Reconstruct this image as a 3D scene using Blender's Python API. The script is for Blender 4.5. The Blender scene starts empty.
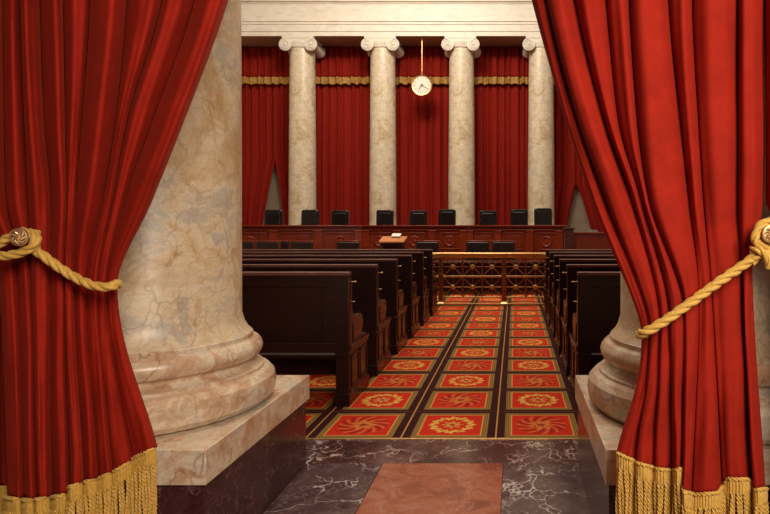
import bpy, math, random
import numpy as np
from mathutils import Vector
random.seed(7)
C = bpy.context.scene.collection
PI = math.pi
F, VX, VY, H = 611.0, 514.5, 227.0, 1.6

def P(px, py, Y):
    return ((px - VX) / F * Y, Y, H - (py - VY) / F * Y)
def PX(px, Y): return (px - VX) / F * Y
def PZ(py, Y): return H - (py - VY) / F * Y

# ---------------------------------------------------------------- materials
class N:
    def __init__(s, name):
        s.m = bpy.data.materials.new(name); s.m.use_nodes = True
        s.t = s.m.node_tree; s.b = s.t.nodes['Principled BSDF']
        s.tc = s.t.nodes.new('ShaderNodeTexCoord')
    def node(s, typ, **kw):
        n = s.t.nodes.new(typ)
        for k, v in kw.items():
            if k in n.inputs.keys():
                s.set(n.inputs[k], v)
            else: setattr(n, k, v)
        return n
    def set(s, inp, v):
        if isinstance(v, bpy.types.NodeSocket): s.t.links.new(v, inp)
        else: inp.default_value = v
    def math(s, op, a, b=0.0, c=0.0):
        n = s.t.nodes.new('ShaderNodeMath'); n.operation = op
        s.set(n.inputs[0], a); s.set(n.inputs[1], b)
        if op in ('SMOOTH_MIN', 'MULTIPLY_ADD', 'COMPARE', 'WRAP'): s.set(n.inputs[2], c)
        return n.outputs[0]
    def ramp(s, fac, stops, interp='LINEAR'):
        n = s.t.nodes.new('ShaderNodeValToRGB'); n.color_ramp.interpolation = interp
        e = n.color_ramp.elements
        e[0].position, e[0].color = stops[0][0], (*stops[0][1], 1)
        e[1].position, e[1].color = stops[-1][0], (*stops[-1][1], 1)
        for p, c in stops[1:-1]:
            x = e.new(p); x.color = (*c, 1)
        s.t.links.new(fac, n.inputs[0]); return n.outputs[0]
    def mix(s, fac, a, b):
        n = s.t.nodes.new('ShaderNodeMix'); n.data_type = 'RGBA'
        s.set(n.inputs['Factor'], fac)
        for i, v in ((6, a), (7, b)):
            if isinstance(v, tuple) and len(v) == 3: v = (*v, 1)
            s.set(n.inputs[i], v)
        return n.outputs[2]
    def coord(s, scale=(1, 1, 1), rot=(0, 0, 0)):
        n = s.t.nodes.new('ShaderNodeMapping'); n.inputs['Scale'].default_value = scale
        n.inputs['Rotation'].default_value = rot
        s.t.links.new(s.tc.outputs['Object'], n.inputs[0]); return n.outputs[0]
    def noise(s, vec, scale, detail=4, rough=.5, dist=0.0):
        n = s.t.nodes.new('ShaderNodeTexNoise'); s.t.links.new(vec, n.inputs['Vector'])
        n.inputs['Scale'].default_value = scale; n.inputs['Detail'].default_value = detail
        n.inputs['Roughness'].default_value = rough; n.inputs['Distortion'].default_value = dist
        return n
    def warp(s, vec, scale, amt):
        n = s.noise(vec, scale, 3)
        a = s.t.nodes.new('ShaderNodeVectorMath'); a.operation = 'MULTIPLY_ADD'
        s.t.links.new(n.outputs['Color'], a.inputs[0]); a.inputs[1].default_value = (amt,) * 3
        s.t.links.new(vec, a.inputs[2]); return a.outputs[0]
    def edge(s, vec, scale):
        n = s.t.nodes.new('ShaderNodeTexVoronoi'); n.feature = 'DISTANCE_TO_EDGE'
        n.inputs['Scale'].default_value = scale; s.t.links.new(vec, n.inputs['Vector'])
        return n.outputs['Distance']
    def bump(s, h, strength=.3, dist=.01):
        n = s.t.nodes.new('ShaderNodeBump'); n.inputs['Strength'].default_value = strength
        n.inputs['Distance'].default_value = dist
        s.t.links.new(h, n.inputs['Height']); s.t.links.new(n.outputs[0], s.b.inputs['Normal'])
    def fin(s, col=None, rough=.5, metal=0.0, **kw):
        if col is not None: s.set(s.b.inputs['Base Color'], (*col, 1) if isinstance(col, tuple) else col)
        s.set(s.b.inputs['Roughness'], rough); s.b.inputs['Metallic'].default_value = metal
        for k, v in kw.items(): s.set(s.b.inputs[k.replace('_', ' ')], v)
        return s.m

M = {}
def velvet(name, col, edge, sheen=.55, sc=1.0):
    n = N(name); v = n.coord()
    a = n.noise(v, 9, 4, .6).outputs['Fac']
    c = n.ramp(a, [(.3, tuple(x * .75 for x in col)), (.7, col)])
    b = n.noise(n.coord((1, 1, .2)), 60 * sc, 3).outputs['Fac']
    n.bump(b, .08, .01)
    return n.fin(c, .85, Sheen_Weight=sheen, Sheen_Roughness=.35, Sheen_Tint=(*edge, 1), Specular_IOR_Level=.15)
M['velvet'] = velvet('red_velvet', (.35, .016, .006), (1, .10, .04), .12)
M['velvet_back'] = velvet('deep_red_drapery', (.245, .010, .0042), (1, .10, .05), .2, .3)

def cream_marble(name, cols, vein, s=1.0, veinw=.02, rough=.36, vm=.7):
    n = N(name); v = n.coord((1, 1, 1), (.3, .5, .2))
    w = n.warp(v, 1.6 * s, .7 / s)
    a = n.noise(w, 2.2 * s, 8, .62, .8).outputs['Fac']
    base = n.ramp(a, [(.36, cols[0]), (.46, cols[1]), (.54, cols[2]), (.62, cols[3])])
    f = n.noise(v, 18 * s, 6, .7).outputs['Fac']
    base = n.mix(n.math('MULTIPLY', f, .35), base, tuple(x * .72 for x in cols[1]))
    w2 = n.warp(n.coord((1, 1, .7), (.9, .4, .1)), 3.5 * s, .5 / s)
    e = n.edge(w2, 2.3 * s)
    m = n.math('LESS_THAN', e, 1.0)
    k = n.ramp(e, [(0, (1, 1, 1)), (veinw, (0, 0, 0))])
    g = n.noise(v, 2.1 * s, 3).outputs['Fac']
    gate = n.ramp(g, [(.42, (0, 0, 0)), (.58, (1, 1, 1))])
    fac = n.math('MULTIPLY', n.math('MULTIPLY', k, gate), vm)
    base = n.mix(fac, base, vein)
    e2 = n.edge(n.warp(n.coord((1.3, 1, .6), (.2, .9, .6)), 2.2 * s, .8 / s), 4.1 * s)
    k2 = n.ramp(e2, [(0, (1, 1, 1)), (veinw * 1.6, (0, 0, 0))])
    base = n.mix(n.math('MULTIPLY', k2, .28), base, (vein[0] * 1.4, vein[1] * 1.1, vein[2]))
    e3 = n.edge(n.warp(n.coord((1, 1, 1.6), (.6, .2, .3)), 7 * s, .35 / s), 9 * s)
    k3 = n.ramp(e3, [(0, (1, 1, 1)), (.05, (0, 0, 0))])
    g3 = n.ramp(n.noise(v, 3.3 * s, 3).outputs['Fac'], [(.48, (0, 0, 0)), (.62, (1, 1, 1))])
    base = n.mix(n.math('MULTIPLY', n.math('MULTIPLY', k3, g3), .45), base, tuple(x * .55 for x in cols[0]))
    st = n.noise(n.warp(n.coord((1, 1, 3.5), (.35, .25, .1)), 2.0 * s, .6 / s), 3.0 * s, 7, .7).outputs['Fac']
    base = n.mix(n.ramp(st, [(.5, (0, 0, 0)), (.66, (.55, .55, .55))]), base, tuple(x * .68 for x in cols[1]))
    return n.fin(base, rough, Specular_IOR_Level=.45)
M['siena'] = cream_marble('siena_marble', [(.52, .33, .15), (.66, .49, .30), (.74, .61, .43), (.50, .45, .38)], (.26, .11, .04), 1.7, .03, vm=.45)
M['siena_base'] = cream_marble('warm_veined_marble', [(.50, .30, .18), (.63, .44, .29), (.76, .64, .48), (.56, .50, .42)], (.28, .11, .05), 2.2, .03, .3)
M['far_marble'] = cream_marble('cream_veined_marble', [(.44, .34, .20), (.60, .51, .36), (.68, .60, .45), (.50, .46, .37)], (.32, .19, .08), 1.1, .04, .35, .6)
M['limestone'] = cream_marble('pale_cream_stone', [(.64, .59, .50), (.69, .64, .55), (.71, .66, .57), (.66, .61, .53)], (.6, .5, .38), .6, .01, .5, .3)

def dark_marble(name, cols, vein, s=1.0, vm=.8, rough=.18):
    n = N(name); v = n.coord()
    w = n.warp(v, 2.5 * s, .5 / s)
    a = n.noise(w, 2.4 * s, 8, .65, 1.2).outputs['Fac']
    base = n.ramp(a, [(.3, cols[0]), (.5, cols[1]), (.7, cols[2])])
    e = n.edge(n.warp(n.coord((1, .8, 1), (.2, .3, .7)), 4 * s, .6 / s), 2.6 * s)
    k = n.ramp(e, [(0, (1, 1, 1)), (.028, (0, 0, 0))])
    g = n.ramp(n.noise(v, 3.2 * s, 4, .7).outputs['Fac'], [(.41, (0, 0, 0)), (.57, (1, 1, 1))])
    base = n.mix(n.math('MULTIPLY', n.math('MULTIPLY', k, g), vm), base, vein)
    e2 = n.edge(n.warp(v, 9 * s, .3 / s), 8 * s)
    k2 = n.ramp(e2, [(0, (1, 1, 1)), (.03, (0, 0, 0))])
    base = n.mix(n.math('MULTIPLY', n.math('MULTIPLY', k2, g), vm * .35), base, vein)
    return n.fin(base, rough, Specular_IOR_Level=.28)
M['dark_marble'] = dark_marble('plum_marble', [(.035, .016, .019), (.085, .042, .044), (.13, .085, .085)], (.62, .54, .50), 1.3, .9)
M['strip_marble'] = dark_marble('oxblood_marble', [(.026, .009, .009), (.075, .027, .025), (.13, .06, .052)], (.6, .44, .40), 1.4, .9)
M['pedestal_marble'] = dark_marble('dark_red_marble', [(.022, .007, .008), (.055, .016, .018), (.085, .03, .028)], (.32, .15, .14), 2.0, .5, .2)
M['pink_marble'] = dark_marble('salmon_marble', [(.17, .035, .016), (.30, .078, .036), (.34, .15, .10)], (.50, .26, .17), 2.2, .4, .2)

def wood(name, c0, c1, rough=.28, s=1.0, axis=0):
    n = N(name)
    sc = [9, 9, 9]; sc[axis] = .8
    v = n.coord(tuple(x * s for x in sc))
    a = n.noise(v, 1.6, 6, .65, .6).outputs['Fac']
    c = n.ramp(a, [(.3, c0), (.7, c1)])
    n.bump(a, .05, .004)
    return n.fin(c, rough, Specular_IOR_Level=.3)
M['pew'] = wood('dark_mahogany', (.010, .002, .0014), (.026, .005, .003), .36)
M['pew_rail'] = wood('mahogany_rail_sheen', (.10, .035, .025), (.19, .075, .055), .3)  # reflected light along the pew tops, put into a paler wood colour
M['pew_end'] = wood('redlit_mahogany', (.030, .006, .004), (.075, .014, .008), .25, axis=2)  # redder copy of the pew wood, red light on the pew ends coloured in
M['bench'] = wood('polished_mahogany', (.10, .012, .004), (.20, .027, .008), .25)
M['bench_v'] = wood('upright_mahogany', (.09, .010, .004), (.17, .023, .007), .3, axis=2)
M['desk'] = wood('chestnut_wood', (.36, .13, .04), (.56, .23, .08), .35)

def simple(name, col, rough, metal=0.0, sc=12, var=.25, **kw):
    n = N(name)
    a = n.noise(n.coord(), sc, 4).outputs['Fac']
    c = n.ramp(a, [(.3, tuple(x * (1 - var) for x in col)), (.7, col)])
    return n.fin(c, rough, metal, **kw)
M['leather'] = simple('black_leather', (.006, .003, .004), .26, Specular_IOR_Level=.4)
M['leather_b'] = simple('brown_black_leather', (.012, .006, .006), .4)
M['brass'] = simple('aged_brass', (.80, .50, .20), .36, 1.0, 20, .35)
M['brass_soft'] = simple('satin_brass', (.85, .58, .30), .5, .9, 20, .3)
M['brass_dark'] = simple('bronzed_brass', (.42, .17, .06), .35, 1.0, 20, .4)
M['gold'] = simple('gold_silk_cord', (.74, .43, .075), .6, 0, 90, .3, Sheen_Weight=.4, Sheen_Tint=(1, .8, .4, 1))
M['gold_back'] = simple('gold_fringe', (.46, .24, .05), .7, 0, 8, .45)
M['paper'] = simple('white_paper', (.8, .76, .66), .8)
M['dial'] = simple('ivory_dial', (.72, .68, .58), .5, 0, 5, .03)
M['ink'] = simple('black_enamel', (.02, .015, .012), .4)
M['grey'] = simple('grey_plastic', (.25, .24, .24), .5)
M['plaster'] = simple('cream_plaster', (.62, .55, .44), .8, 0, 2, .08)
M['hall_wall'] = simple('dark_red_hall_wall', (.16, .05, .035), .8, 0, 2, .2)
M['tan_wall'] = simple('tan_stone', (.26, .19, .13), .6, 0, 1.5, .2)
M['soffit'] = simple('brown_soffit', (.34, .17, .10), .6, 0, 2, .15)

def carpet_mat():
    n = N('red_gold_carpet')
    sep = n.t.nodes.new('ShaderNodeSeparateXYZ'); n.t.links.new(n.tc.outputs['Object'], sep.inputs[0])
    X, Y = sep.outputs[0], sep.outputs[1]
    m = n.math
    PXm, PYm = .718, .709
    ux = m('DIVIDE', m('ADD', X, .143 + 40 * PXm), PXm); uy = m('DIVIDE', m('SUBTRACT', Y, 5.285 - 12 * PYm), PYm)
    cx = m('FLOOR', ux); cy = m('FLOOR', uy)
    lx = m('MULTIPLY', m('SUBTRACT', m('FRACT', ux), .5), PXm); ly = m('MULTIPLY', m('SUBTRACT', m('FRACT', uy), .5), PYm)
    ax = m('ABSOLUTE', lx); ay = m('ABSOLUTE', ly)
    odd = m('MODULO', m('ADD', cx, cy), 2.0)
    dark = (.034, .006, .006); gold = (.50, .27, .06); red = (.54, .024, .008); olive = (.17, .085, .025); ddk = (.06, .02, .012)
    col = n.mix(0.0, dark, dark)
    nz = n.noise(n.tc.outputs['Object'], 140, 2).outputs['Fac']
    nz2 = n.noise(n.tc.outputs['Object'], 35, 3).outputs['Fac']
    # thin gold line up the middle of each dark band, a dull red one across
    col = n.mix(m('GREATER_THAN', ax, PXm / 2 - .006), col, (.45, .22, .05))
    col = n.mix(m('GREATER_THAN', ay, PYm / 2 - .005), col, (.13, .04, .02))
    # key-pattern border
    bx, by = .291, .302
    inb = m('MULTIPLY', m('LESS_THAN', ax, bx), m('LESS_THAN', ay, by))
    key = m('GREATER_THAN', m('ADD', m('SINE', m('MULTIPLY', lx, 340.)), m('SINE', m('MULTIPLY', ly, 340.))), -.1)
    kc = n.mix(key, (.10, .05, .018), (.30, .17, .045))
    col = n.mix(inb, col, kc)
    inl = m('MULTIPLY', m('LESS_THAN', ax, .247), m('LESS_THAN', ay, .256))
    col = n.mix(inl, col, (.52, .25, .05))
    inr = m('MULTIPLY', m('LESS_THAN', ax, .235), m('LESS_THAN', ay, .245))
    rc = n.mix(n.math('MULTIPLY', nz, .5), red, (.33, .013, .006))
    col = n.mix(inr, col, rc)
    r = m('SQRT', m('ADD', m('MULTIPLY', lx, lx), m('MULTIPLY', m('MULTIPLY', ly, ly), .82)))
    th = m('ARCTAN2', ly, lx)
    speck = m('GREATER_THAN', nz2, .47)
    # wreath
    rr = m('ADD', .150, m('MULTIPLY', m('COSINE', m('MULTIPLY', th, 12.)), .012))
    ring = m('LESS_THAN', m('ABSOLUTE', m('SUBTRACT', r, rr)), m('ADD', .026, m('MULTIPLY', m('SINE', m('MULTIPLY', th, 24.)), .010)))
    inner = m('LESS_THAN', r, m('ADD', .068, m('MULTIPLY', m('COSINE', m('MULTIPLY', th, 8.)), .022)))
    wa = n.mix(m('MULTIPLY', ring, m('ADD', .45, m('MULTIPLY', speck, .55))), col, (.60, .37, .07))
    wa = n.mix(m('MULTIPLY', inner, m('ADD', .3, m('MULTIPLY', speck, .6))), wa, (.52, .30, .06))
    core = m('LESS_THAN', r, .022); wa = n.mix(core, wa, (.35, .02, .01))
    # pinwheel
    sw = m('SINE', m('ADD', m('MULTIPLY', th, 11.), m('MULTIPLY', r, 46.)))
    band = m('MULTIPLY', m('LESS_THAN', r, .200), m('GREATER_THAN', r, .085))
    pet = m('MULTIPLY', band, m('GREATER_THAN', sw, .55))
    pet2 = m('MULTIPLY', band, m('LESS_THAN', sw, -.75))
    wb = n.mix(m('MULTIPLY', pet, .6), col, (.07, .012, .010))
    wb = n.mix(m('MULTIPLY', pet2, .6), wb, (.50, .20, .04))
    ctr = m('LESS_THAN', r, m('ADD', .09, m('MULTIPLY', m('COSINE', m('MULTIPLY', th, 7.)), .02)))
    wb = n.mix(m('MULTIPLY', ctr, m('ADD', .15, m('MULTIPLY', speck, .65))), wb, (.50, .22, .05))
    wb = n.mix(m('MULTIPLY', m('LESS_THAN', r, .03), .8), wb, (.18, .015, .01))
    c = n.mix(odd, wa, wb)
    n.bump(nz, .25, .004)
    return n.fin(c, .9, Specular_IOR_Level=.1)
M['carpet'] = carpet_mat()

# ---------------------------------------------------------------- mesh builder
class MB:
    def __init__(s): s.v = []; s.f = []
    def add(s, vs, fs):
        o = len(s.v); s.v.extend(tuple(map(float, q)) for q in vs); s.f.extend(tuple(i + o for i in f) for f in fs); return s
    def box(s, x0, x1, y0, y1, z0, z1):
        x0, x1 = sorted((x0, x1)); y0, y1 = sorted((y0, y1)); z0, z1 = sorted((z0, z1))
        return s.add([(x, y, z) for z in (z0, z1) for y in (y0, y1) for x in (x0, x1)],
                     [(0, 2, 3, 1), (4, 5, 7, 6), (0, 1, 5, 4), (2, 6, 7, 3), (0, 4, 6, 2), (1, 3, 7, 5)])
    def lathe(s, prof, c=(0, 0, 0), seg=32, axis='z', a0=0, a1=2 * PI):
        full = abs(a1 - a0 - 2 * PI) < 1e-6; ns = seg if full else seg + 1
        vs = []
        for r, h in prof:
            for i in range(ns):
                a = a0 + (a1 - a0) * i / seg; p = (r * math.cos(a), r * math.sin(a), h)
                if axis == 'y': p = (p[0], p[2], p[1])
                elif axis == 'x': p = (p[2], p[0], p[1])
                vs.append((p[0] + c[0], p[1] + c[1], p[2] + c[2]))
        fs = []
        for k in range(len(prof) - 1):
            for i in range(seg):
                j = (i + 1) % ns
                q = (k * ns + i, k * ns + j, (k + 1) * ns + j, (k + 1) * ns + i)
                fs.append(q if axis != 'y' else q[::-1])
        if full:
            for k, flip in ((0, True), (len(prof) - 1, False)):
                if prof[k][0] > 1e-5:
                    ring = [k * ns + i for i in range(ns)]
                    fs.append(tuple(ring[::-1] if flip != (axis == 'y') else ring))
        return s.add(vs, fs)
    def prism(s, poly, a, b, plane='yz'):
        n = len(poly)
        def mk(p, t): return (t, p[0], p[1]) if plane == 'yz' else ((p[0], t, p[1]) if plane == 'xz' else (p[0], p[1], t))
        vs = [mk(p, a) for p in poly] + [mk(p, b) for p in poly]
        fs = [tuple(range(n))[::-1], tuple(range(n, 2 * n))] + [(i, (i + 1) % n, n + (i + 1) % n, n + i) for i in range(n)]
        return s.add(vs, fs)
    def tube(s, pts, r, seg=8, cap=True):
        pts = [Vector(p) for p in pts]; n = len(pts); R = r if isinstance(r, (list, tuple)) else [r] * n
        vs = []; nrm = None
        for i, p in enumerate(pts):
            t = (pts[min(i + 1, n - 1)] - pts[max(i - 1, 0)]).normalized()
            if nrm is None:
                nrm = t.orthogonal().normalized()
            nrm = (nrm - t * nrm.dot(t)).normalized(); b = t.cross(nrm)
            for k in range(seg):
                a = 2 * PI * k / seg; vs.append(p + (nrm * math.cos(a) + b * math.sin(a)) * R[i])
        fs = [(i * seg + k, i * seg + (k + 1) % seg, (i + 1) * seg + (k + 1) % seg, (i + 1) * seg + k) for i in range(n - 1) for k in range(seg)]
        if cap: fs += [tuple(range(seg))[::-1], tuple(range((n - 1) * seg, n * seg))]
        return s.add(vs, fs)
    def sphere(s, c, r, seg=16, sq=(1, 1, 1)):
        prof = [(max(1e-4, r * math.sin(PI * k / 8)), -r * math.cos(PI * k / 8)) for k in range(9)]
        o = len(s.v); s.lathe(prof, (0, 0, 0), seg)
        for i in range(o, len(s.v)):
            x, y, z = s.v[i]; s.v[i] = (x * sq[0] + c[0], y * sq[1] + c[1], z * sq[2] + c[2])
        return s
    def grid(s, rows):
        nr, nc = len(rows), len(rows[0])
        return s.add([p for r in rows for p in r], [(i * nc + j, i * nc + j + 1, (i + 1) * nc + j + 1, (i + 1) * nc + j) for i in range(nr - 1) for j in range(nc - 1)])
    def build(s, name, mat, parent=None, bevel=0.0, angle=35, solid=0.0, flat=False):
        me = bpy.data.meshes.new(name); me.from_pydata(s.v, [], s.f); me.update()
        me.materials.append(M[mat])
        if not flat:
            me.polygons.foreach_set('use_smooth', [True] * len(me.polygons))
            me.set_sharp_from_angle(angle=math.radians(angle))
        o = bpy.data.objects.new(name, me); C.objects.link(o)
        if parent is not None: o.parent = parent
        if bevel:
            b = o.modifiers.new('b', 'BEVEL'); b.width = bevel; b.segments = 2; b.limit_method = 'ANGLE'; b.angle_limit = math.radians(40)
        if solid:
            b = o.modifiers.new('s', 'SOLIDIFY'); b.thickness = solid; b.offset = 0
        return o

def tag(o, label=None, cat=None, group=None, kind=None):
    if label: o['label'] = label
    if cat: o['category'] = cat
    if group: o['group'] = group
    if kind: o['kind'] = kind
    return o
def empty(name, loc, label, cat, group=None, rz=0):
    o = bpy.data.objects.new(name, None); C.objects.link(o); o.location = loc; o.rotation_euler = (0, 0, rz)
    o.empty_display_size = .1
    return tag(o, label, cat, group, 'thing')
def struct(o, label=None, cat=None): return tag(o, label, cat, None, 'structure')
kids = {}
def copy_tree(o, parent=None):
    c = o.copy(); C.objects.link(c)
    if parent is not None: c.parent = parent
    for ch in [x for x in bpy.data.objects if x.parent == o]: copy_tree(ch, c)
    return c

# ---------------------------------------------------------------- room shell
struct(MB().box(-12, 7, -2.5, 26.3, -.3, -.02).build('floor_base', 'dark_marble'), 'dark stone slab under the carpet and marble paving', 'floor')
def slab(name, x0, x1, y0, y1, mat, lab, z1=0.0):
    return struct(MB().box(x0, x1, y0, y1, -.02, z1).build(name, mat, bevel=.0015), lab, 'floor')
slab('floor_threshold', -1.385, .43, 4.142, 4.6, 'strip_marble', 'dark red marble strip with white veins at the carpet edge')
slab('floor_inset', -.889, -.078, 1.2, 4.138, 'pink_marble', 'salmon pink marble slab in the dark floor')
slab('floor_left', -1.385, -.892, -2.4, 4.138, 'dark_marble', 'plum marble paving left of the salmon slab')
slab('floor_right', -.075, .43, -2.4, 4.138, 'dark_marble', 'plum marble paving right of the salmon slab')
slab('floor_near', -.889, -.078, -2.4, 1.197, 'dark_marble', 'plum marble paving before the salmon slab')
slab('floor_outer_left', -6, -1.388, -2.4, 4.6, 'dark_marble', 'plum marble paving under the left column')
slab('floor_outer_right', .433, 4.5, -2.4, 4.6, 'dark_marble', 'plum marble paving under the right column')
struct(MB().box(-6, 4.5, 4.6, 4.622, -.02, .006).build('trim_1', 'brass', bevel=.002), 'thin brass strip between marble floor and carpet', 'trim')
tag(MB().box(-11.5, 6.3, 4.622, 20.6, -.02, .004).build('carpet', 'carpet', flat=True), 'red carpet with gold medallion squares and dark bands', 'carpet', kind='thing')
struct(MB().box(-11.5, 6.3, 20.6, 25.8, -.02, .72).build('floor_dais', 'bench'), 'raised wooden dais behind the long bench', 'floor')
struct(MB().box(-11.9, 6.7, 25.8, 26.1, -.02, 13).build('wall_back', 'tan_wall'), 'tan stone wall behind the far curtains', 'wall')
struct(MB().box(-11.9, -11.6, -2.5, 25.8, -.02, 13).build('wall_left', 'plaster'), 'cream wall on the left', 'wall')
struct(MB().box(6.4, 6.7, -2.5, 25.8, -.02, 13).build('wall_right', 'plaster'), 'cream wall on the right', 'wall')
struct(MB().box(-11.9, 6.7, -2.8, -2.5, -.02, 13).build('wall_front', 'hall_wall'), 'dark red wall behind the viewer', 'wall')
struct(MB().box(-11.9, 6.7, -2.8, 26.1, 13, 13.2).build('ceiling', 'plaster'), 'cream ceiling', 'ceiling')
# entablature over the far columns
EY = 23.93
def zrow(py): return PZ(py, EY)
z0 = zrow(36)
def molding(poly, name, mat, lab):
    return struct(MB().prism(poly, -11.5, 6.3, 'yz').build(name, mat), lab, 'trim')
b = 25.75
molding([(b, z0 + .004), (EY, z0 + .004), (EY, zrow(31.5)), (EY - .03, zrow(31.5)), (EY - .03, zrow(25)), (EY - .06, zrow(24.6)), (EY - .06, zrow(22.6)), (EY - .10, zrow(22)), (EY - .10, zrow(20.8)), (b, zrow(20.8))], 'trim_2', 'limestone', 'pale cream stepped stone beam resting on the far columns')
molding([(b, zrow(20.8)), (EY, zrow(20.8)), (EY, zrow(4)), (b, zrow(4))], 'trim_3', 'limestone', 'smooth cream frieze above the stepped beam')
molding([(b, zrow(4)), (EY - .03, zrow(4)), (EY - .05, zrow(2.6)), (EY - .13, zrow(2.2)), (EY - .13, zrow(.6)), (EY - .22, zrow(0)), (EY - .45, zrow(-3)), (EY - .5, zrow(-3.2)), (EY - .5, zrow(-12)), (b, zrow(-12))], 'trim_4', 'limestone', 'cream cornice along the top of the frieze')
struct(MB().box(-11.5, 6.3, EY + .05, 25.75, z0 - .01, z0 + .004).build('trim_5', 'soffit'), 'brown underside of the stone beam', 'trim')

# ---------------------------------------------------------------- columns
BASEP = [(.0, .60), (.62, .60), (.655, .61), (.682, .64), (.692, .695), (.682, .745), (.655, .775), (.625, .785), (.622, .80), (.617, .803),
         (.600, .808), (.578, .822), (.570, .835), (.574, .848), (.588, .853), (.592, .857), (.600, .862), (.613, .885), (.617, .905), (.610, .930), (.592, .950), (.566, .957), (.562, .962), (.562, .985), (.556, .99)]
def shaft(r0, r1, z0, z1):
    pr = [(r0 + .055, z0), (r0 + .035, z0 + .02), (r0 + .015, z0 + .055), (r0, z0 + .11)]
    for k in range(1, 9):
        t = k / 8; pr.append((r0 - (r0 - r1) * t ** 1.6, z0 + .11 + (z1 - z0 - .11) * t))
    return pr
for cx, lab, px0 in ((-2.08, 'massive veined tan marble column on plinth behind the left front curtain', -2.08 + .695), (1.105, 'massive veined marble column on plinth behind the right front curtain', .41)):
    t = empty('marble_column', (cx, 3.435, 0), lab, 'column', 'front marble columns')
    MB().lathe(shaft(.502, .45, .99, 8.6), seg=96).build('shaft', 'siena', t)
    MB().lathe(BASEP, seg=96).build('base_moulding', 'siena_base', t, angle=28)
    MB().box(-.695, .695, -.695, .695, .44, .6).build('plinth', 'siena_base', t, .004)
    MB().box(-.678, .678, -.675, .675, .0, .44).build('pedestal', 'pedestal_marble', t, .003)
def volute_spiral(cx, y, cz, sgn, R=.235):
    pts = []
    for k in range(60):
        a = k / 59 * 2.3 * 2 * PI; r = R * (1 - .78 * k / 59) * .92
        pts.append((cx + sgn * r * math.sin(a), y, cz + r * math.cos(a)))
    return pts
colx = [-8.49, -5.27, -2.12, 1.065]
where = ['leftmost of the four', 'second from the left, left of the hanging clock', 'third from the left, right of the hanging clock', 'rightmost, beside the right front curtain']
proto = empty('marble_column', (colx[0], 24.48, 0), 'far cream marble column with scrolled capital, ' + where[0], 'column', 'far columns behind the bench')
zt = z0
MB().lathe(shaft(.535, .485, 1.1, zt - .36), seg=48).build('shaft', 'far_marble', proto)
MB().lathe([(r * 1.05, z + .12) for r, z in BASEP], seg=48).build('base_moulding', 'far_marble', proto, angle=28)
MB().box(-.72, .72, -.72, .72, 0, .72).build('plinth', 'far_marble', proto)
cap = MB()
cap.box(-.62, .62, -.56, .56, zt - .075, zt).lathe([(.5, zt - .42), (.53, zt - .40), (.53, zt - .38), (.6, zt - .27), (.6, zt - .2)], seg=40)
cap.prism([(-.6, zt - .075), (.6, zt - .075), (.5, zt - .27), (.2, zt - .3), (-.2, zt - .3), (-.5, zt - .27)], -.54, .54, 'xz')
capo = cap.build('capital', 'limestone', proto)
for sx in (-1, 1):
    vb = MB()
    prof = [(.245, -.56), (.255, -.53), (.245, -.5), (.17, -.2), (.15, 0), (.17, .2), (.245, .5), (.255, .53), (.245, .56)]
    vb.lathe(prof, (sx * .50, 0, zt - .32), 28, 'y')
    vb.tube(volute_spiral(sx * .50, -.57, zt - .32, sx), .028, 6)
    vb.sphere((sx * .5, -.56, zt - .32), .055, 12)
    vb.build('volute', 'limestone', capo)
for x, w in zip(colx[1:], where[1:]):
    c = copy_tree(proto); c.location.x = x; c['label'] = 'far cream marble column with scrolled capital, ' + w

# ---------------------------------------------------------------- far curtains
def fold_wave(x, ph=0.0):
    return .055 * math.sin(x * 21 + ph) + .035 * math.sin(x * 34.7 + 1.3 * math.sin(x * 5 + ph)) + .025 * math.sin(x * 9.1 + 2 * ph)
def drape(x0, x1, ztop, zbot, Y, apex=None, side=0, spread=0.0, ph=0.0, nr=50, wscale=1.0):
    rows = []; nc = max(12, int((x1 - x0) / .022))
    for i in range(nr + 1):
        z = ztop + (zbot - ztop) * i / nr; row = []
        k = 0.0
        if apex and z < apex: k = spread * ((apex - z) / 1.9) ** .85
        for j in range(nc + 1):
            u = j / nc; x = x0 + (x1 - x0) * u
            y = Y + fold_wave(x, ph) * wscale * (1 + .25 * math.sin(z * .9 + x))
            if side > 0: xx = x0 + (x - x0) * (1 - k / (x1 - x0))       # right edge drawn to the left
            elif side < 0: xx = x1 - (x1 - x) * (1 - k / (x1 - x0))     # left edge drawn to the right
            else: xx = x
            row.append((xx, y, z))
        rows.append(row)
    return MB().grid(rows)
YC = 25.45; DT = z0 - .012
AX1 = PX(275.6, YC); AX5 = PX(576.4, YC)
bays = [(-11.45, -8.49, AX1, PZ(162, YC), .40, .27), (-8.49, -5.27, None, 0, 0, 0), (-5.27, -2.12, None, 0, 0, 0), (-2.12, 1.065, None, 0, 0, 0), (1.065, 4.5, AX5, PZ(184, YC), .42, .62)]
blab = ['left of the leftmost far column', 'between the first and second far columns', 'behind the hanging clock', 'between the third and fourth far columns', 'right of the rightmost far column']
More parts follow.
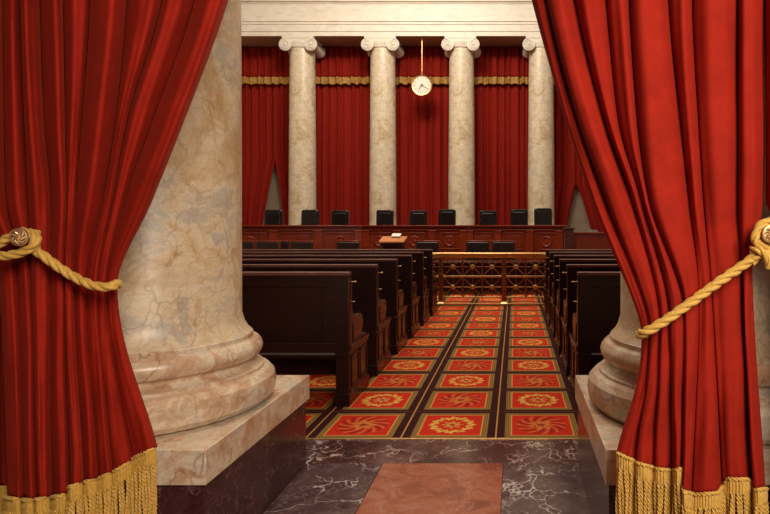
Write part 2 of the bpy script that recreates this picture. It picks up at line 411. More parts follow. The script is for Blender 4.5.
for i, (a, bb, ax, az, sl, sr) in enumerate(bays):
    a2, b2 = a + .03, bb - .03
    if ax is None:
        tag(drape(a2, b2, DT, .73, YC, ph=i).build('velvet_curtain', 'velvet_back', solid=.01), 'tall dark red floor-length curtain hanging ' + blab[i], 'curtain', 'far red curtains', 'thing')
    else:
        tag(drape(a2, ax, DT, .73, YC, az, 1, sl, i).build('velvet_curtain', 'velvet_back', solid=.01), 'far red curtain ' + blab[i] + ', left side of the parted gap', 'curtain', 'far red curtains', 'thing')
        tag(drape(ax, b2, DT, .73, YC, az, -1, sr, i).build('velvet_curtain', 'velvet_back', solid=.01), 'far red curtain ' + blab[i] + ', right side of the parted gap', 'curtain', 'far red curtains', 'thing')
    YV = YC - .17; zf1, zf0 = PZ(77.2, YV), PZ(83.6, YV)
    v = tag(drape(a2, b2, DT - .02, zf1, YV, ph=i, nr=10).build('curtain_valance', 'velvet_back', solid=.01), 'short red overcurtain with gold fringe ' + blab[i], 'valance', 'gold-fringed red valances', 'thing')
    rows = []; nc = 150
    for r in range(9):
        row = []
        for j in range(nc + 1):
            x = a2 + (b2 - a2) * j / nc; t = r / 8
            row.append((x, YV - .03 + fold_wave(x, i) * 1.05 * (1 + .25 * math.sin((zf1 + .1) * .9 + x)), zf1 + (zf0 - zf1) * t - .05 * t * math.sin(x * 9.1 + i) ** 2))
        rows.append(row)
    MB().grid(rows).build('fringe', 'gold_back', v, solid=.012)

# ---------------------------------------------------------------- clock
ck = empty('hanging_clock', (PX(422, 24.2), 24.2, 0), 'round white-faced clock hanging on a rod between far columns', 'clock')
cz = PZ(85.5, 24.2)
MB().lathe([(.0, .1), (.36, .1), (.41, .06), (.42, 0), (.41, -.04), (.395, -.06), (.355, -.05), (.35, -.035)], (0, 0, cz), 48, 'y').build('case', 'brass', ck)
MB().lathe([(.0001, -.042), (.352, -.042), (.352, -.02)], (0, 0, cz), 48, 'y').build('dial', 'dial', ck)
def hand(L, ang, w, name):
    a = math.radians(ang); d = (math.sin(a), math.cos(a)); n = (d[1], -d[0])
    poly = [(-.06 * d[0] + w * n[0], cz - .06 * d[1] + w * n[1]), (L * d[0] + w * .4 * n[0], cz + L * d[1] + w * .4 * n[1]), (L * d[0] - w * .4 * n[0], cz + L * d[1] - w * .4 * n[1]), (-.06 * d[0] - w * n[0], cz - .06 * d[1] - w * n[1])]
    MB().prism(poly, -.062, -.054, 'xz').build(name, 'ink', ck)
hand(.28, 121, .014, 'minute_hand'); hand(.20, 216, .018, 'hour_hand')
for k in range(12):
    a = k * PI / 6; d = (math.sin(a), math.cos(a)); n = (d[1], -d[0]); w = .011
    p = [(d[0] * r + n[0] * s * w, cz + d[1] * r + n[1] * s * w) for r, s in ((.27, 1), (.325, 1), (.325, -1), (.27, -1))]
    MB().prism(p, -.05, -.043, 'xz').build('hour_mark', 'brass_dark', ck)
MB().tube([(0, 0, cz + .45), (0, 0, z0 - .06)], .02, 10).build('rod', 'brass', ck)
MB().lathe([(.05, cz + .40), (.07, cz + .42), (.045, cz + .47), (.02, cz + .52)], seg=20).build('rod_mount', 'brass', ck)
MB().lathe([(.0, z0 - .01), (.08, z0 - .012), (.08, z0 - .03), (.03, z0 - .08)][::-1], seg=20).build('ceiling_rose', 'brass', ck)

# ---------------------------------------------------------------- bench
BY, BT = 20.0, 1.655
bench = empty('courtroom_bench', (0, 0, .004), 'long polished mahogany judges bench with panelled front facing the pews', 'bench')
P0, P1, P2, P3 = (-8.95, 18.95), (PX(362, BY), BY), (PX(467, BY), BY), (PX(563.5, 19.0), 19.0)
def seg_obj(p, q, name, mat, lst, parent=bench, bevel=.008):
    L = math.hypot(q[0] - p[0], q[1] - p[1]); rz = math.atan2(q[1] - p[1], q[0] - p[0])
    mb = MB()
    for b_ in lst(L) if callable(lst) else lst: mb.box(*b_)
    o = mb.build(name, mat, parent, bevel); o.location = (p[0], p[1], 0); o.rotation_euler = (0, 0, rz); return o, L
for p, q, rounds in ((P0, P1, (0, 2)), (P1, P2, (0, 1, 2)), (P2, P3, (2,))):
    seg_obj(p, q, 'worktop', 'bench', lambda L: [(-.04, L + .04, -.08, .75, BT - .045, BT), (-.02, L + .02, -.05, .1, BT - .08, BT - .045)])
    seg_obj(p, q, 'front_board', 'bench_v', lambda L: [(0, L, 0, .06, .0, BT - .08)])
    seg_obj(p, q, 'moulding', 'bench', lambda L: [(0, L, -.035, 0, BT - .17, BT - .13), (0, L, -.03, 0, .0, .18), (0, L, -.02, 0, .72, .77)])
    Ls = math.hypot(q[0] - p[0], q[1] - p[1]); n = 3
    for k in range(n + 1):
        x = min(max(.12, Ls * k / n), Ls - .12)
        seg_obj(p, q, 'pilaster', 'bench', lambda L: [(x - .11, x + .11, -.045, 0, .18, BT - .17), (x - .13, x + .13, -.06, 0, BT - .21, BT - .17)])
    for k in range(n):
        x0_, x1_ = Ls * k / n + .19, Ls * (k + 1) / n - .19; zc0, zc1 = .86, BT - .24
        o, _ = seg_obj(p, q, 'carved_panel', 'bench_v', lambda L: [(x0_, x1_, -.02, 0, zc1 - .035, zc1), (x0_, x1_, -.02, 0, zc0, zc0 + .035), (x0_, x0_ + .035, -.02, 0, zc0, zc1), (x1_ - .035, x1_, -.02, 0, zc0, zc1)] + ([(x0_ + .08, x1_ - .08, -.012, 0, zc0 + .08, zc1 - .08)] if k not in rounds else []))
        if k in rounds:
            r = .17; zc = (zc0 + zc1) / 2 
            MB().lathe([(r, 0), (r, -.02), (r - .02, -.03), (r - .04, -.015), (.06, -.012), (.045, -.03), (.001, -.035)], ((x0_ + x1_) / 2, 0, zc), 28, 'y').build('roundel', 'bench', o)
# right partition
pt = empty('panelled_partition', (PX(568.8, 19), 19, .004), 'low reddish wooden partition with end post right of bench', 'partition')
MB().box(-.14, .14, -.1, .12, 0, PZ(229.5, 19)).box(-.18, .18, -.14, .16, PZ(229.5, 19), PZ(228, 19)).build('post', 'pew_end', pt, .01)
w = MB().box(.14, 4.2, 0, .08, 0, PZ(234, 19))
for k in range(40): w.box(.16 + k * .1, .245 + k * .1, -.012, 0, .1, PZ(235.5, 19))
w.build('reeded_panel', 'bench_v', pt, .004)
MB().box(.14, 4.2, -.05, .3, PZ(234, 19), PZ(232.3, 19)).build('cap', 'bench', pt, .008)
tb = MB()
for k in range(4): tb.box(-.16 + .01 * k, .16 - .008 * k, -.1, .1, k * .017, k * .017 + .014)
o = tb.build('paper_stack', 'grey', bevel=.003); o.location = (PX(593, 19.1), 19.15, PZ(232.3, 19) + .004); tag(o, 'small grey stack of papers lying on the right partition', 'papers', kind='thing')

# ---------------------------------------------------------------- chairs behind the bench
def rounded_box(mb, w, d, z0_, z1_, y, r=.06, topbow=.0, n=6, lean=0.0):
    rows = []
    prof = []
    for cx_, cz_, a0 in ((w / 2 - r, z0_ + r, -90), (w / 2 - r, z1_ - r, 0), (-w / 2 + r, z1_ - r, 90), (-w / 2 + r, z0_ + r, 180)):
        for k in range(n + 1):
            a = math.radians(a0 + 90 * k / n); prof.append((cx_ + r * math.cos(a), cz_ + r * math.sin(a)))
    prof = [(x, z + (topbow * (1 - (2 * x / w) ** 2) if z > (z0_ + z1_) / 2 else 0)) for x, z in prof]
    m = len(prof); cxm, czm = 0, (z0_ + z1_) / 2
    vs = []; layers = [(-.5, .90), (-.42, .97), (-.3, 1), (.3, 1), (.42, .97), (.5, .90)]
    for t, s_ in layers:
        for x, z in prof: 
            zz = czm + (z - czm) * (1 - (1 - s_) * .5); vs.append((x * s_, y + t * d + lean * (zz - z0_), zz))
    fs = [(i * m + k, i * m + (k + 1) % m, (i + 1) * m + (k + 1) % m, (i + 1) * m + k) for i in range(len(layers) - 1) for k in range(m)]
    fs += [tuple(range(m)), tuple(range((len(layers) - 1) * m, len(layers) * m))[::-1]]
    mb.add(vs, [f[::-1] for f in fs]); return mb
def judge_chair():
    t = empty('leather_armchair', (0, 0, 0), 'x', 'chair', 'black leather chairs behind the bench')
    bk = rounded_box(MB(), .60, .15, .45, 1.49, .30, .07, .02, lean=.05).build('backrest', 'leather', t, angle=60)
    rounded_box(MB(), .46, .04, .56, 1.40, .215, .05, lean=.05).build('back_cushion', 'leather', bk, angle=60)
    s = MB().box(-.29, .29, -.28, .30, .42, .54).build('seat', 'leather', t, .03)
    for sx in (-1, 1):
        MB().box(sx * .30, sx * .36, -.22, .28, .66, .71).box(sx * .315, sx * .345, -.18, -.12, .42, .66).box(sx * .315, sx * .345, .2, .26, .42, .66).build('armrest', 'pew_end', t, .012)
    MB().lathe([(.03, .1), (.03, .42)], seg=12).build('pedestal', 'ink', t)
    b_ = MB()
    for k in range(5):
        a = k * 2 * PI / 5; b_.tube([(0, 0, .1), (.3 * math.cos(a), .3 * math.sin(a), .06)], .022, 8); b_.sphere((.3 * math.cos(a), .3 * math.sin(a), .03), .03, 10)
    b_.build('star_base', 'ink', t)
    return t
jc = judge_chair()
spots = [(274.5, 17.6, 6, 20.35, 'in front of the parted curtain, leftmost'), (309.5, 17.6, -3, 20.6, 'overlapping the right edge of the leftmost far column'), (340.5, 17.2, 3, 20.9, 'midway between the first and second far columns'),
         (384.5, 17.4, -2, 21.1, 'in front of the second far column'), (419, 17, 4, 21.2, 'directly below the hanging clock'), (446, 18.2, -6, 21.0, 'at the left edge of the third far column'),
         (488.5, 17, 2, 21.0, 'just right of the third far column'), (518.5, 18.2, -4, 20.8, 'just left of the rightmost far column'), (544.5, 19.2, 8, 20.4, 'in front of the rightmost far column')]
for i, (px, up, rz, Y, lab) in enumerate(spots):
    c = jc if i == 0 else copy_tree(jc)
    yb = Y + .3
    c.location = (PX(px, yb), Y, PZ(227 - up, yb) - 1.51); c.rotation_euler = (0, 0, math.radians(rz))
    c['label'] = 'high-backed black leather armchair behind bench, ' + lab
# chairs stand on the dais
for i, (px, lab) in enumerate(((384, 'in front of the second far column'), (404, 'left of the chair below the clock'), (478, 'just right of the third far column'))):
    Y = 20.25; t = empty('microphone', (PX(px, Y), Y, BT), 'thin black gooseneck microphone on bench, ' + lab, 'microphone', 'bench microphones')
    MB().lathe([(.0, 0), (.05, 0), (.045, .015), (.012, .02)], seg=16).build('base', 'ink', t)
    MB().tube([(0, 0, .01), (.01, 0, .08), (.04, -.02, .14), (.08, -.05, .17)], .006, 6).build('neck', 'ink', t)
    MB().tube([(.075, -.045, .165), (.12, -.07, .19)], .014, 8).build('capsule', 'ink', t)

# ---------------------------------------------------------------- counsel chairs, tables, lectern
def counsel_chair():
    t = empty('counsel_chair', (0, 0, 0), 'x', 'chair', 'dark leather chairs in front of the bench')
    fr = MB().box(-.355, -.315, .24, .30, 0, 1.21).box(.315, .355, .24, .30, 0, 1.21).box(-.315, .315, .24, .30, 1.165, 1.21).box(-.28, .28, .25, .29, .55, .6)
    fr.build('back_frame', 'bench', t, .012)
    rounded_box(MB(), .63, .07, .6, 1.165, .265, .03).build('backrest', 'leather_b', t, angle=60)
    MB().box(-.3, .3, -.28, .28, .40, .50).build('seat', 'leather_b', t, .025)
    for sx in (-1, 1):
        MB().box(sx * .31, sx * .35, -.27, .28, .66, .70).box(sx * .315, sx * .345, -.27, -.23, .4, .66).build('armrest', 'pew_end', t, .012)
        MB().box(sx * .26, sx * .31, -.28, -.23, 0, .41).build('leg', 'pew_end', t, .008)
    return t
cc = counsel_chair()
cs = [(243, 17.0, .0, 'leftmost, cut off by the big left column'), (268, 17.0, .0, 'second from left, under the leftmost armchair'), (279, 17.8, .02, 'tucked behind the second chair from the left'), (302, 16.9, .02, 'below the leftmost far column'),
      (348.5, 17.0, 0, 'alone between the two left far columns'), (427.5, 17.1, 0, 'right of the lectern'), (477.5, 17, 0, 'above the brass railing, left one of the pair'), (503.7, 17, 0, 'above the brass railing, right one of the pair')]
for i, (px, Y, dz, lab) in enumerate(cs):
    c = cc if i == 0 else copy_tree(cc)
    c.location = (PX(px, Y + .3), Y, .004); c.rotation_euler = (0, 0, math.radians(random.uniform(-3, 3)))
    c['label'] = 'dark leather chair with wooden frame, ' + lab
le = empty('wooden_lectern', (PX(393.5, 16.6), 16.6, .004), 'wooden lectern with sloping light brown top before the bench', 'lectern')
MB().box(-.27, .27, -.2, .22, .08, 1.12).build('body', 'pew_end', le, .01)
MB().box(-.33, .33, -.26, .28, 0, .08).build('foot', 'pew', le, .01)
MB().box(-.35, .35, -.24, .24, .98, 1.02).build('shelf', 'pew', le, .006)
MB().prism([(-.30, 1.17), (.24, 1.30), (.24, 1.34), (-.30, 1.215)], -.34, .34).build('desk_top', 'desk', le, .006)
MB().prism([(-.26, 1.1), (.22, 1.1), (.22, 1.30), (-.26, 1.18)], -.29, .29).build('desk_box', 'leather_b', le, .006)
o = MB().prism([(-.1, 0), (.1, .048), (.1, .10), (-.1, .03)], -.12, .12).build('paper_pile', 'paper', bevel=.003); o.location = (PX(396, 16.7), 16.75, 1.327)
tag(o, 'small pile of white papers on the lectern top', 'papers', kind='thing')
for px, lab in ((490, 'dark wooden counsel table behind the brass railing'),):
    t = empty('counsel_table', (PX(px, 14.9), 14.9, .004), lab, 'table')
    MB().box(-1.5, 1.5, -.45, .45, .72, .77).build('tabletop', 'pew_end', t, .01)
    MB().box(-1.4, 1.4, -.38, -.34, .06, .72).build('modesty_panel', 'pew', t, .005)
    for sx in (-1, 1):
        for sy in (-1, 1):
            MB().lathe([(.04, 0), (.03, .06), (.05, .3), (.035, .6), (.05, .72)], (sx * 1.4, sy * .36, 0), 14).build('leg', 'pew_end', t)

# ---------------------------------------------------------------- railing
RY = 12.55; RH = PZ(252.7, RY)
rl = empty('brass_railing', (0, RY, .004), 'low ornate brass railing with crossed bars at the aisle end', 'railing')
posts = [-2.804, -1.51, -.216, 1.078]
tr = MB().box(-2.9, 1.2, -.07, .07, RH - .05, RH).box(-2.9, 1.2, -.055, .055, RH - .11, RH - .03)
tr.build('top_rail', 'brass', rl, .024)
mid = PZ(276.8, RY) ; low = PZ(298.5, RY)
MB().box(-2.9, 1.2, -.025, .025, mid - .02, mid + .02).build('middle_rail', 'brass', rl, .006)
MB().box(-2.9, 1.2, -.025, .025, low - .0, low + .035).build('lower_rail', 'brass', rl, .006)
MB().box(-2.9, 1.2, -.04, .04, 0.0, .03).build('foot_rail', 'brass', rl, .006)
for x in posts:
    p = MB().box(x - .045, x + .045, -.045, .045, .08, RH - .03).build('post', 'brass_dark', rl, .008)
    MB().lathe([(.105, 0), (.1, .03), (.07, .06), (.05, .11)], (x, 0, 0), 4, a0=PI / 4, a1=PI / 4 + 2 * PI).build('post_foot', 'brass', p, flat=True)
    MB().box(x - .055, x + .055, -.06, .06, mid + .04, mid + .06).build('collar', 'brass_dark', p, .004)
for k in range(3):
    xa, xb = posts[k] + .045, posts[k + 1] - .045; cw = (xb - xa) / 3
    for c_ in range(3):
        x0_, x1_ = xa + c_ * cw, xa + (c_ + 1) * cw
        if c_: MB().box(x0_ - .015, x0_ + .015, -.015, .015, low, RH - .1).build('upright', 'brass_dark', rl, .003)
        for zb, ztp in ((low + .035, mid - .02), (mid + .02, RH - .11)):
            zc, xc = (zb + ztp) / 2, (x0_ + x1_) / 2
            g = MB()
            g.tube([(x0_ + .01, 0, zb), (x1_ - .01, 0, ztp)], .010, 6).tube([(x0_ + .01, .005, ztp), (x1_ - .01, .005, zb)], .010, 6)
            g.tube([(x0_, 0, zc), (x1_, 0, zc)], .007, 6).tube([(xc, 0, zb), (xc, 0, ztp)], .007, 6)
            gg = g.build('cross_bars', 'brass_dark', rl)
            MB().lathe([(.046, .02), (.05, 0), (.040, -.02), (.014, -.03), (.001, -.036)], (xc, -.01, zc), 12, 'y').build('rosette', 'brass', gg)

# ---------------------------------------------------------------- pews
def pew(sgn, L):
    # local x=0 at the aisle end, body runs towards sgn*L ; y away from the viewer
    t = empty('wooden_pew', (0, 0, 0), 'x', 'pew', 'pews left of the aisle' if sgn < 0 else 'pews right of the aisle')
    X = lambda v: sgn * v
    MB().box(X(.10), X(L - .1), .012, .05, .475, 1.16).build('back_panel', 'pew', t, .003)
    MB().box(X(.10), X(L - .1), -.004, .012, .475, .56).box(X(.10), X(L - .1), -.004, .012, 1.06, 1.16).box(X(.10), X(.24), -.004, .012, .56, 1.06).build('back_frame', 'pew', t, .004)
    MB().box(X(-.004), X(L), -.022, .062, 1.162, 1.195).build('top_rail', 'pew_rail', t, .009)
    MB().box(X(.05), X(L - .05), .05, .56, .41, .45).box(X(.05), X(L - .05), .53, .56, .15, .41).build('seat', 'pew', t, .008)
    for xa, xb in ((0, .115), (L - .115, L)):
        e = MB()
        # stile facing the viewer
        MB().box(X(xa), X(xb), -.012, .05, .12, 1.162).box(X(xa - .008), X(xb + .005), -.022, .05, .44, .475).box(X(xa - .012), X(xb + .005), -.03, .05, 0, .12).build('stile', 'pew', t, .003)
        e.box(X(xa - .012), X(xb + .005), .05, .70, 0, .12)
        # shaped arm
        prof = [(.05, .50), (.05, 1.16), (.085, 1.15), (.10, 1.10), (.10, .92), (.115, .84), (.15, .785), (.20, .755), (.26, .75)]
        for k in range(9):
            a = math.radians(110 - 20 * k); prof.append((.40 + .095 * math.cos(a), .68 + .095 * math.sin(a)))
        prof += [(.42, .57), (.44, .53), (.54, .53), (.54, .50)]
        e.prism(prof, X(xa), X(xa + .055))
        e.box(X(xa), X(xa + .055), .04, .66, .1, .50)
        eo = e.build('end_panel', 'pew_end', t, .004)
        if xa == 0:
            MB().box(X(-.014), X(.06), .03, .69, .50, .53).box(X(-.008), X(0), .03, .68, .47, .5).build('ledge', 'pew_end', eo, .006)
            q = MB()
            for ya, yb in ((.07, .34), (.38, .64)):
                for za, zb in ((.15, .45),):
                    q.box(X(-.008), X(0), ya, yb, za, za + .022).box(X(-.008), X(0), ya, yb, zb - .022, zb).box(X(-.008), X(0), ya, ya + .022, za, zb).box(X(-.008), X(0), yb - .022, yb, za, zb)
            q.box(X(-.008), X(0), .12, .4, .55, .565).box(X(-.008), X(0), .12, .135, .55, .72)
            q.build('panel_moulding', 'pew', eo, .002)
            k = MB().tube([(X(0), .08, 1.10), (X(-.028), .08, 1.10)], .004, 8).sphere((X(-.034), .08, 1.10), .010, 12, (1.3, 1, .8)); k.build('coat_knob', 'brass', eo)
            k = MB().tube([(X(0), .09, .92), (X(-.02), .09, .92)], .003, 8).sphere((X(-.024), .09, .92), .007, 12); k.build('hook_stud', 'brass', eo)
    return t
ordn = ['nearest row', 'second row from the front', 'third row from the viewer', 'fourth row from the viewer', 'fifth row from the viewer', 'farthest row, next to the brass railing']
ordn[1] = 'second row from the viewer'
for sgn, L, x, side in ((-1, 5.2, -1.475, 'left'), (1, 3.6, .565, 'right')):
    pr = pew(sgn, L)
    for k in range(6):
        c = pr if k == 0 else copy_tree(pr)
        c.location = (x, 5.45 + 1.1 * k, .004)
        c['label'] = 'dark mahogany pew %s of the aisle, %s' % (side, ordn[k])

# ---------------------------------------------------------------- front curtains
def cr(p0, p1, p2, p3, t):
    return .5 * (2 * p1 + (p2 - p0) * t + (2 * p0 - 5 * p1 + 4 * p2 - p3) * t * t + (3 * p1 - p0 - 3 * p2 + p3) * t ** 3)
def spl(ks, vs, s):
    n = len(ks)
    for i in range(n - 1):
        if s <= ks[i + 1] or i == n - 2:
            h = ks[i + 1] - ks[i]; t = (s - ks[i]) / h
            def sl(j):
                if j <= 0: return (vs[1] - vs[0]) / (ks[1] - ks[0])
                if j >= n - 1: return (vs[-1] - vs[-2]) / (ks[-1] - ks[-2])
                a = (vs[j] - vs[j - 1]) / (ks[j] - ks[j - 1]); b_ = (vs[j + 1] - vs[j]) / (ks[j + 1] - ks[j])
                return 0 if a * b_ <= 0 else 2 * a * b_ / (a + b_)
            m0, m1 = sl(i) * h, sl(i + 1) * h
            return (2 * t**3 - 3 * t**2 + 1) * vs[i] + (t**3 - 2 * t**2 + t) * m0 + (-2 * t**3 + 3 * t**2) * vs[i + 1] + (t**3 - t**2) * m1
KS = [0, .24, .38, .50, .64, 1.0]
def front_curtain(lines, folds, tie_y, Y0, nper=22, nrow=130, amp=(.06, .06, .055, .045, .024, .055), mult=None, ph=0.0):
    """lines: x at y=-260,0,120,200,tie,hem. folds: (hemL, hemR, depth_top, depth_bottom)."""
    nf = len(folds); cols = []
    for k in range(nf):
        for j in range(nper + (1 if k == nf - 1 else 0)): cols.append((k, j / nper))
    def blend(k, t, idx, idxp=None):
        # value of fold parameter, smoothed through the valleys
        a = folds[k][idx] if idxp is None else folds[k][idx] * (1 - t) + folds[k][idxp] * t
        if t < .16 and k > 0:
            o = folds[k - 1][idx] if idxp is None else folds[k - 1][idxp]; me_ = folds[k][idx] if idxp is None else folds[k][idx]
            w_ = .5 + .5 * t / .16; return (a - me_) + o * (1 - w_) + me_ * w_
        if t > .84 and k < nf - 1:
            o = folds[k + 1][idx]; me_ = folds[k][idx] if idxp is None else folds[k][idxp]
            w_ = .5 + .5 * (1 - t) / .16; return (a - me_) + o * (1 - w_) + me_ * w_
        return a
    rows = []
    for i in range(nrow + 1):
        s = i / nrow; row = []
        A = spl(KS, list(amp), s)
        for k, t in cols:
            skew = .5 + .22 * math.sin(k * 2.4 + ph)                       # where the crest sits in the fold
            tt = .5 * t / skew if t < skew else .5 + .5 * (t - skew) / (1 - skew)
            w_ = min(1, max(0, (s - .45) / .25)); m_ = (1 + .35 * math.sin(2.3 * k + ph * 5)) if ph < 1 else (.6 if k == 0 and ph < 2 else 1); mk = m_ if not mult else m_ + (mult[k] - m_) * w_
            hem = blend(k, t, 0, 1); dt, db = blend(k, t, 2), blend(k, t, 3)
            xs = [lines[k][q] * (1 - t) + lines[k + 1][q] * t for q in range(6)]
            ys = [-260, 0, 120, 200, tie_y(xs[4]), hem]
            px = spl(KS, xs, s); py = spl(KS, ys, s)
            prof = 1 - 2 * (math.sin(PI * min(max(tt, 0), 1)) ** .5)
            second = .10 * math.sin(4 * PI * t + 3.1 * k + 2.2 * s) * math.sin(PI * t)
            Y = Y0 + dt * (1 - s) + db * s + A * (1 + mk * (prof - 1 + second * .8))
            Y += .006 * math.sin(9 * s + k * 1.7) + .004 * math.sin(31 * s + 5 * t + k)
            px += 1.6 * math.sin(2.6 * s * PI + k * 1.3 + ph) * math.sin(PI * t) * (1 if .05 < s < .97 else .5)
            row.append(P(px, py, Y))
        rows.append(row)
    return rows
def rope_mesh(mb, pts, R, pitch=None, n=3, seg=7, step=None):
    pts = [Vector(p) for p in pts]
    # resample
    d = [0]
    for a, b_ in zip(pts, pts[1:]): d.append(d[-1] + (b_ - a).length)
    L = d[-1]; pitch = pitch or 7.5 * R; step = step or R * .45; m = max(8, int(L / step))
    K = []
    for i in range(m + 1):
        s = L * i / m; j = max(k for k in range(len(d)) if d[k] <= s + 1e-9); j = min(j, len(pts) - 2)
        t = (s - d[j]) / (d[j + 1] - d[j])
        p0 = pts[max(j - 1, 0)]; p3 = pts[min(j + 2, len(pts) - 1)]
        K.append(Vector([cr(p0[c], pts[j][c], pts[j + 1][c], p3[c], t) for c in range(3)]))
    nrm = None; fr = []
    for i, p in enumerate(K):
        t = (K[min(i + 1, m)] - K[max(i - 1, 0)]).normalized()
        if nrm is None: nrm = t.orthogonal().normalized()
        nrm = (nrm - t * nrm.dot(t)).normalized(); fr.append((nrm.copy(), t.cross(nrm)))
    for q in range(n):
        path = []
        for i, p in enumerate(K):
            a = 2 * PI * (q / n + L * i / m / pitch); N_, B_ = fr[i]
            path.append(p + (N_ * math.cos(a) + B_ * math.sin(a)) * R * .5)
        mb.tube(path, R * .56, seg)
    return mb
def fringe(row, parent, length=.34, ph=0.0):
    pts = [Vector(p) for p in row]; d = [0]
    for a, b_ in zip(pts, pts[1:]): d.append(d[-1] + (b_ - a).length)
    L = d[-1]
    def at(s):
        import bisect
        j = min(max(bisect.bisect_right(d, s) - 1, 0), len(pts) - 2); t = (s - d[j]) / max(1e-9, d[j + 1] - d[j])
        return pts[j].lerp(pts[j + 1], t)
    off = Vector((0, -.012, 0))
    cord = [at(L * i / 160) + off + Vector((0, -.004, 0)) for i in range(161)]
    br = rope_mesh(MB(), cord, .0085, .036, 2, 6, .007).build('braid', 'gold', parent, angle=60)
    band = MB(); g = 200; rws = [[at(L * i / g) + off + Vector((0, .003, -z)) for i in range(g + 1)] for z in (0, .055)]
    band.grid(rws)
    s = 0
    while s < L:
        p = at(s) + off; band.tube([p + Vector((0, 0, -.004)), p + Vector((0, -.003, -.03)), p + Vector((0, 0, -.058))], .0052, 5); s += .0120
    band.build('fringe_heading', 'gold', parent, angle=60, solid=.002)
    st = MB(); s = 0; n = 0; rnd = random.Random(3 + int(ph * 10))
    while s < L:
        p = at(s) + off + Vector((0, .005 * (-1) ** n, -.052)); l = length * rnd.uniform(.95, 1.03); sx, sy = rnd.uniform(-.010, .010), rnd.uniform(-.006, .006)
        nr = int(l / .0045); a0 = rnd.uniform(0, 6); R2 = .0034
        for q in (0, PI):
            st.tube([p + Vector((sx * (l * i / nr) / l + .003 * math.sin(l * i / nr * 25 + n) + R2 * math.cos(a0 + q + i * l / nr * 2 * PI / .034),
                                 sy * i / nr + R2 * math.sin(a0 + q + i * l / nr * 2 * PI / .034), -l * i / nr)) for i in range(nr + 1)], .0036, 5, False)
        s += .0128; n += 1
    st.build('fringe', 'gold', parent, angle=60)['kind'] = 'stuff'
def make_curtain(lines, folds, tie, Y0, label, **kw):
    rows = front_curtain(lines, folds, tie, Y0, **kw)
    o = MB().grid(rows).build('velvet_curtain', 'velvet', solid=.004, angle=80)
    tag(o, label, 'curtain', 'front red curtains tied back', 'thing')
    fringe(rows[-1], o, ph=kw.get('ph', 0))
    return o
YL = 2.40
left_lines = [(-40, -30, -28, -22, -4, 8), (-8, 3, 4, 6, 16, 24), (12, 20, 24, 28, 30, 38), (36, 40, 44, 51, 50, 52), (60, 63, 65, 66, 65, 70), (96, 90, 82, 76, 74, 84),
              (140, 127, 116, 103, 86, 98), (196, 162, 127, 112, 97, 113), (245, 195, 153, 125, 106, 133), (296, 228, 184, 152, 117, 157)]
left_folds = [(496, 498, .02, .05), (498, 499, .0, .0), (498, 496, 0, 0), (496, 493, .02, .03), (486, 481, .0, .02), (481, 478, 0, .04), (478, 472, -.01, .06), (472, 461, -.01, .09), (458, 447, -.02, .13)]
def tieL(x): return 287 - max(0, (98 - x)) * .42 if x < 98 else 287 - (x - 98) * .12
make_curtain(left_lines, left_folds, tieL, YL, 'red velvet curtain tied back at left with gold rope and fringe', ph=.4, amp=(.10, .10, .09, .07, .04, .085), mult=(1, .7, .9, 1, 1.1, .55, .45, .4, .45))
outer_left = [(-150, -150, -150, -150, -150, -150), (-110, -112, -112, -112, -112, -112), (-72, -74, -74, -75, -76, -76), (-38, -38, -38, -38, -38, -38), (-6, -6, -4, -2, 0, 2), (22, 22, 22, 21, 18, 13)]
make_curtain(outer_left, [(486, 486, 0, 0)] * 5, lambda x: 262, 2.66, 'shadowed red curtain panel at the far left edge of the photo', ph=2.0, amp=(.05,) * 6)
YR = 2.40
right_lines = [(472, 532, 566, 592, 642, 617), (500, 546, 577, 605, 649, 635), (536, 575, 604, 632, 660, 653), (582, 606, 618, 641, 670, 672), (624, 629, 637, 648, 684, 681), (662, 669, 681, 689, 699, 691),
               (690, 692, 698, 703, 711, 722), (736, 738, 738, 738, 742, 752), (764, 764, 764, 763, 752, 765)]
right_folds = [(452, 460, .03, .09), (461, 466, 0, .03), (467, 469, 0, 0), (469, 467, -.01, -.02), (490, 492, -.02, -.04), (493, 491, .0, -.02), (477, 478, -.01, .05), (489, 487, 0, .0)]
def tieR(x): return 334 - (x - 641) * .64
make_curtain(right_lines, right_folds, tieR, YR, 'bright red velvet curtain tied back at right with gold rope', ph=1.1, mult=(.6, .5, .5, .9, 1, .8, 1.2, 1))
outer_right = [(764, 765, 766, 766, 812, 800), (790, 790, 790, 792, 822, 815), (822, 822, 822, 822, 838, 836), (856, 856, 856, 856, 860, 860), (900, 900, 900, 900, 900, 900)]
make_curtain(outer_right, [(487, 487, 0, 0)] * 4, lambda x: 255, YR, 'red curtain strip at the right photo edge above the rosette', ph=2.6, amp=(.06,) * 6)
# curtain rod and brackets, above the picture
ztop = PZ(-260, YL) - .03
rod = empty('curtain_rod', (-.5, 2.42, ztop), 'brass curtain rod above the front curtains', 'rod')
MB().tube([(-2.9, 0, 0), (2.6, 0, 0)], .025, 16).build('pole', 'brass', rod)
for x in (-2.08 + .5, 1.105 + .5): MB().tube([(x, 0, 0), (x, .57, 0)], .018, 10).lathe([(.06, .53), (.06, .57)], (x, 0, 0), 16, 'y').build('bracket', 'brass', rod)
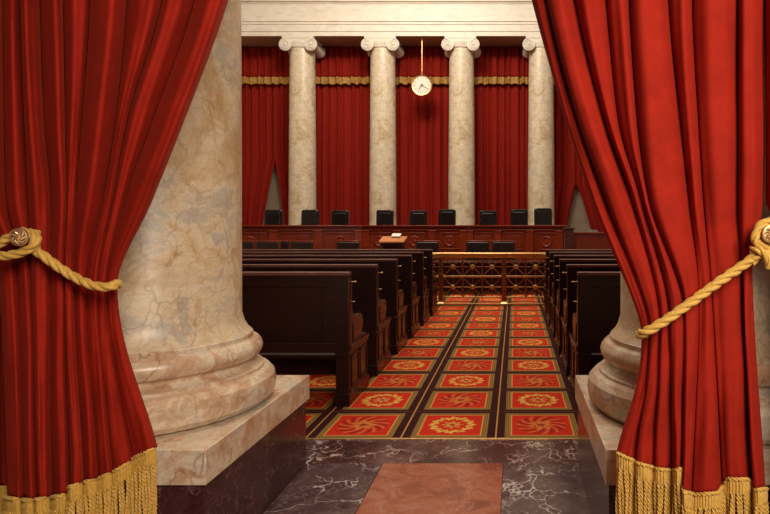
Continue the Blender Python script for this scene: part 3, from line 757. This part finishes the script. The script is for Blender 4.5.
# ropes
def P3(px, py, Y): return Vector(P(px, py, Y))
rp = empty('tieback_rope', P(30, 245, 2.25), 'twisted gold rope looped on the left brass rosette', 'rope', 'gold tieback ropes')
def mkrope(pts, R, parent, name):
    mb = rope_mesh(MB(), pts, R); o0 = Vector(parent.location)
    mb.v = [(x - o0.x, y - o0.y, z - o0.z) for x, y, z in mb.v]
    return mb.build(name, 'gold', parent, angle=70)
yr = YL - .075
mkrope([P(34, 249, yr - .02), P(45, 257, yr - .02), P(60, 268, yr - .01), P(76, 278, yr), P(92, 285, yr), P(106, 287, yr), P(113, 286, yr + .01), P(117.5, 284, yr + .05), P(115, 284, yr + .10)], .0175, rp, 'rope_strand')
mkrope([P(-12, 256, yr - .03), P(0, 256, yr - .04), P(12, 255, yr - .045), P(25, 251, yr - .045), P(34, 245, yr - .045), P(36, 238, yr - .04), P(30, 233, yr - .03), P(22, 232, yr - .02), P(12, 236, yr - .01), P(2, 242, yr - .01), P(-12, 250, yr - .01)], .0175, rp, 'rope_loop')
mkrope([P(36, 232, yr + .0), P(37, 238, yr - .02), P(36, 246, yr - .025), P(34, 251, yr - .02)], .015, rp, 'rope_loop')
rp2 = empty('tieback_rope', P(765, 245, 2.25), 'twisted gold rope tied across the right front curtain', 'rope', 'gold tieback ropes')
mkrope([P(655, 330, yr + .2), P(645, 334, yr + .14), P(640, 334, yr + .06), P(645, 332, yr + .01), P(660, 324, yr - .01), P(690, 303, yr - .02), P(720, 281, yr - .02), P(742, 266, yr - .02), P(758, 254, yr - .03), P(768, 246, yr - .035)], .0185, rp2, 'rope_strand')
mkrope([P(768, 247, yr - .045), P(757, 243, yr - .045), P(756, 236, yr - .045), P(760, 227, yr - .045), P(769, 222, yr - .045), P(780, 224, yr - .045), P(786, 234, yr - .045), P(782, 245, yr - .045), P(772, 251, yr - .045), P(760, 254, yr - .04), P(751, 262, yr - .02)], .0185, rp2, 'rope_loop')
mkrope([P(752, 250, yr - .02), P(760, 250, yr - .06), P(768, 259, yr - .06), P(769, 267, yr - .05)], .0165, rp2, 'rope_loop')
for px, py, tgt, lab in ((20, 237, (-2.50, 3.16), 'round brass rosette hook holding the left gold rope'), (771, 234, (1.0, 2.93), 'round brass rosette hook holding the right gold rope')):
    c = Vector(P(px, py, yr - .075)); t = empty('rosette_hook', c, lab, 'hook', 'brass rosette hooks')
    f = MB().lathe([(.001, -.020), (.007, -.019), (.010, -.008), (.014, -.004), (.026, -.004), (.028, -.010), (.033, -.008), (.034, 0), (.02, .012), (.001, .014)], (0, 0, 0), 28, 'y')
    for k in range(8):
        a = k * PI / 4; f.tube([(.011 * math.cos(a), -.008, .011 * math.sin(a)), (.018 * math.cos(a + .3), -.013, .018 * math.sin(a + .3)), (.026 * math.cos(a + .8), -.007, .026 * math.sin(a + .8))], .0035, 6)
    f.build('rosette', 'brass_soft', t)
    MB().tube([(0, .01, 0), (tgt[0] - c.x, tgt[1] - c.y, 0)], .009, 10).build('stem', 'brass', t)

# ---------------------------------------------------------------- lights
def area(name, loc, rot, size, power, col, sy=None):
    l = bpy.data.lights.new(name, 'AREA'); l.energy = power; l.color = col; l.size = size
    if sy: l.shape = 'RECTANGLE'; l.size_y = sy
    o = bpy.data.objects.new(name, l); C.objects.link(o); o.location = loc; o.rotation_euler = rot; return o
def aim(o, t):
    o.rotation_euler = (Vector(t) - o.location).to_track_quat('-Z', 'Y').to_euler()
WARM = (1, .88, .73)
area('chamber_ceiling_light', (-3, 13.5, 12.7), (0, 0, 0), 12, 1350, WARM, 12)
a = area('bench_spot', (-3.5, 15.5, 12.4), (0, 0, 0), 4, 900, WARM, 1.5); aim(a, (-3.5, 24.5, 6.5))
a = area('hall_lamp', (1.3, -1.2, 3.2), (0, 0, 0), 1.6, 235, (1, .88, .73)); aim(a, (0.2, 2.8, 1.2))
area('added_aisle_fill', (-.6, 6.2, 12.6), (0, 0, 0), 2.5, 330, WARM, 2.5)  # added fill lamp, brightens the near aisle carpet and plinth tops
w = bpy.data.worlds.new('World'); bpy.context.scene.world = w; w.use_nodes = True
w.node_tree.nodes['Background'].inputs[0].default_value = (1, .8, .6, 1); w.node_tree.nodes['Background'].inputs[1].default_value = .05

# ---------------------------------------------------------------- camera
cam = bpy.data.cameras.new('camera'); co = bpy.data.objects.new('camera', cam); C.objects.link(co)
co.location = (0, 0, H); co.rotation_euler = (PI / 2, 0, 0)
cam.sensor_width = 36; cam.lens = 36 * F / 770
cam.shift_x = (385 - VX) / 770; cam.shift_y = (VY - 257) / 770
cam.clip_end = 100
S = bpy.context.scene; S.camera = co
S.view_settings.view_transform = 'Standard'; S.view_settings.look = 'None'; S.view_settings.gamma = 1; S.view_settings.exposure = 0
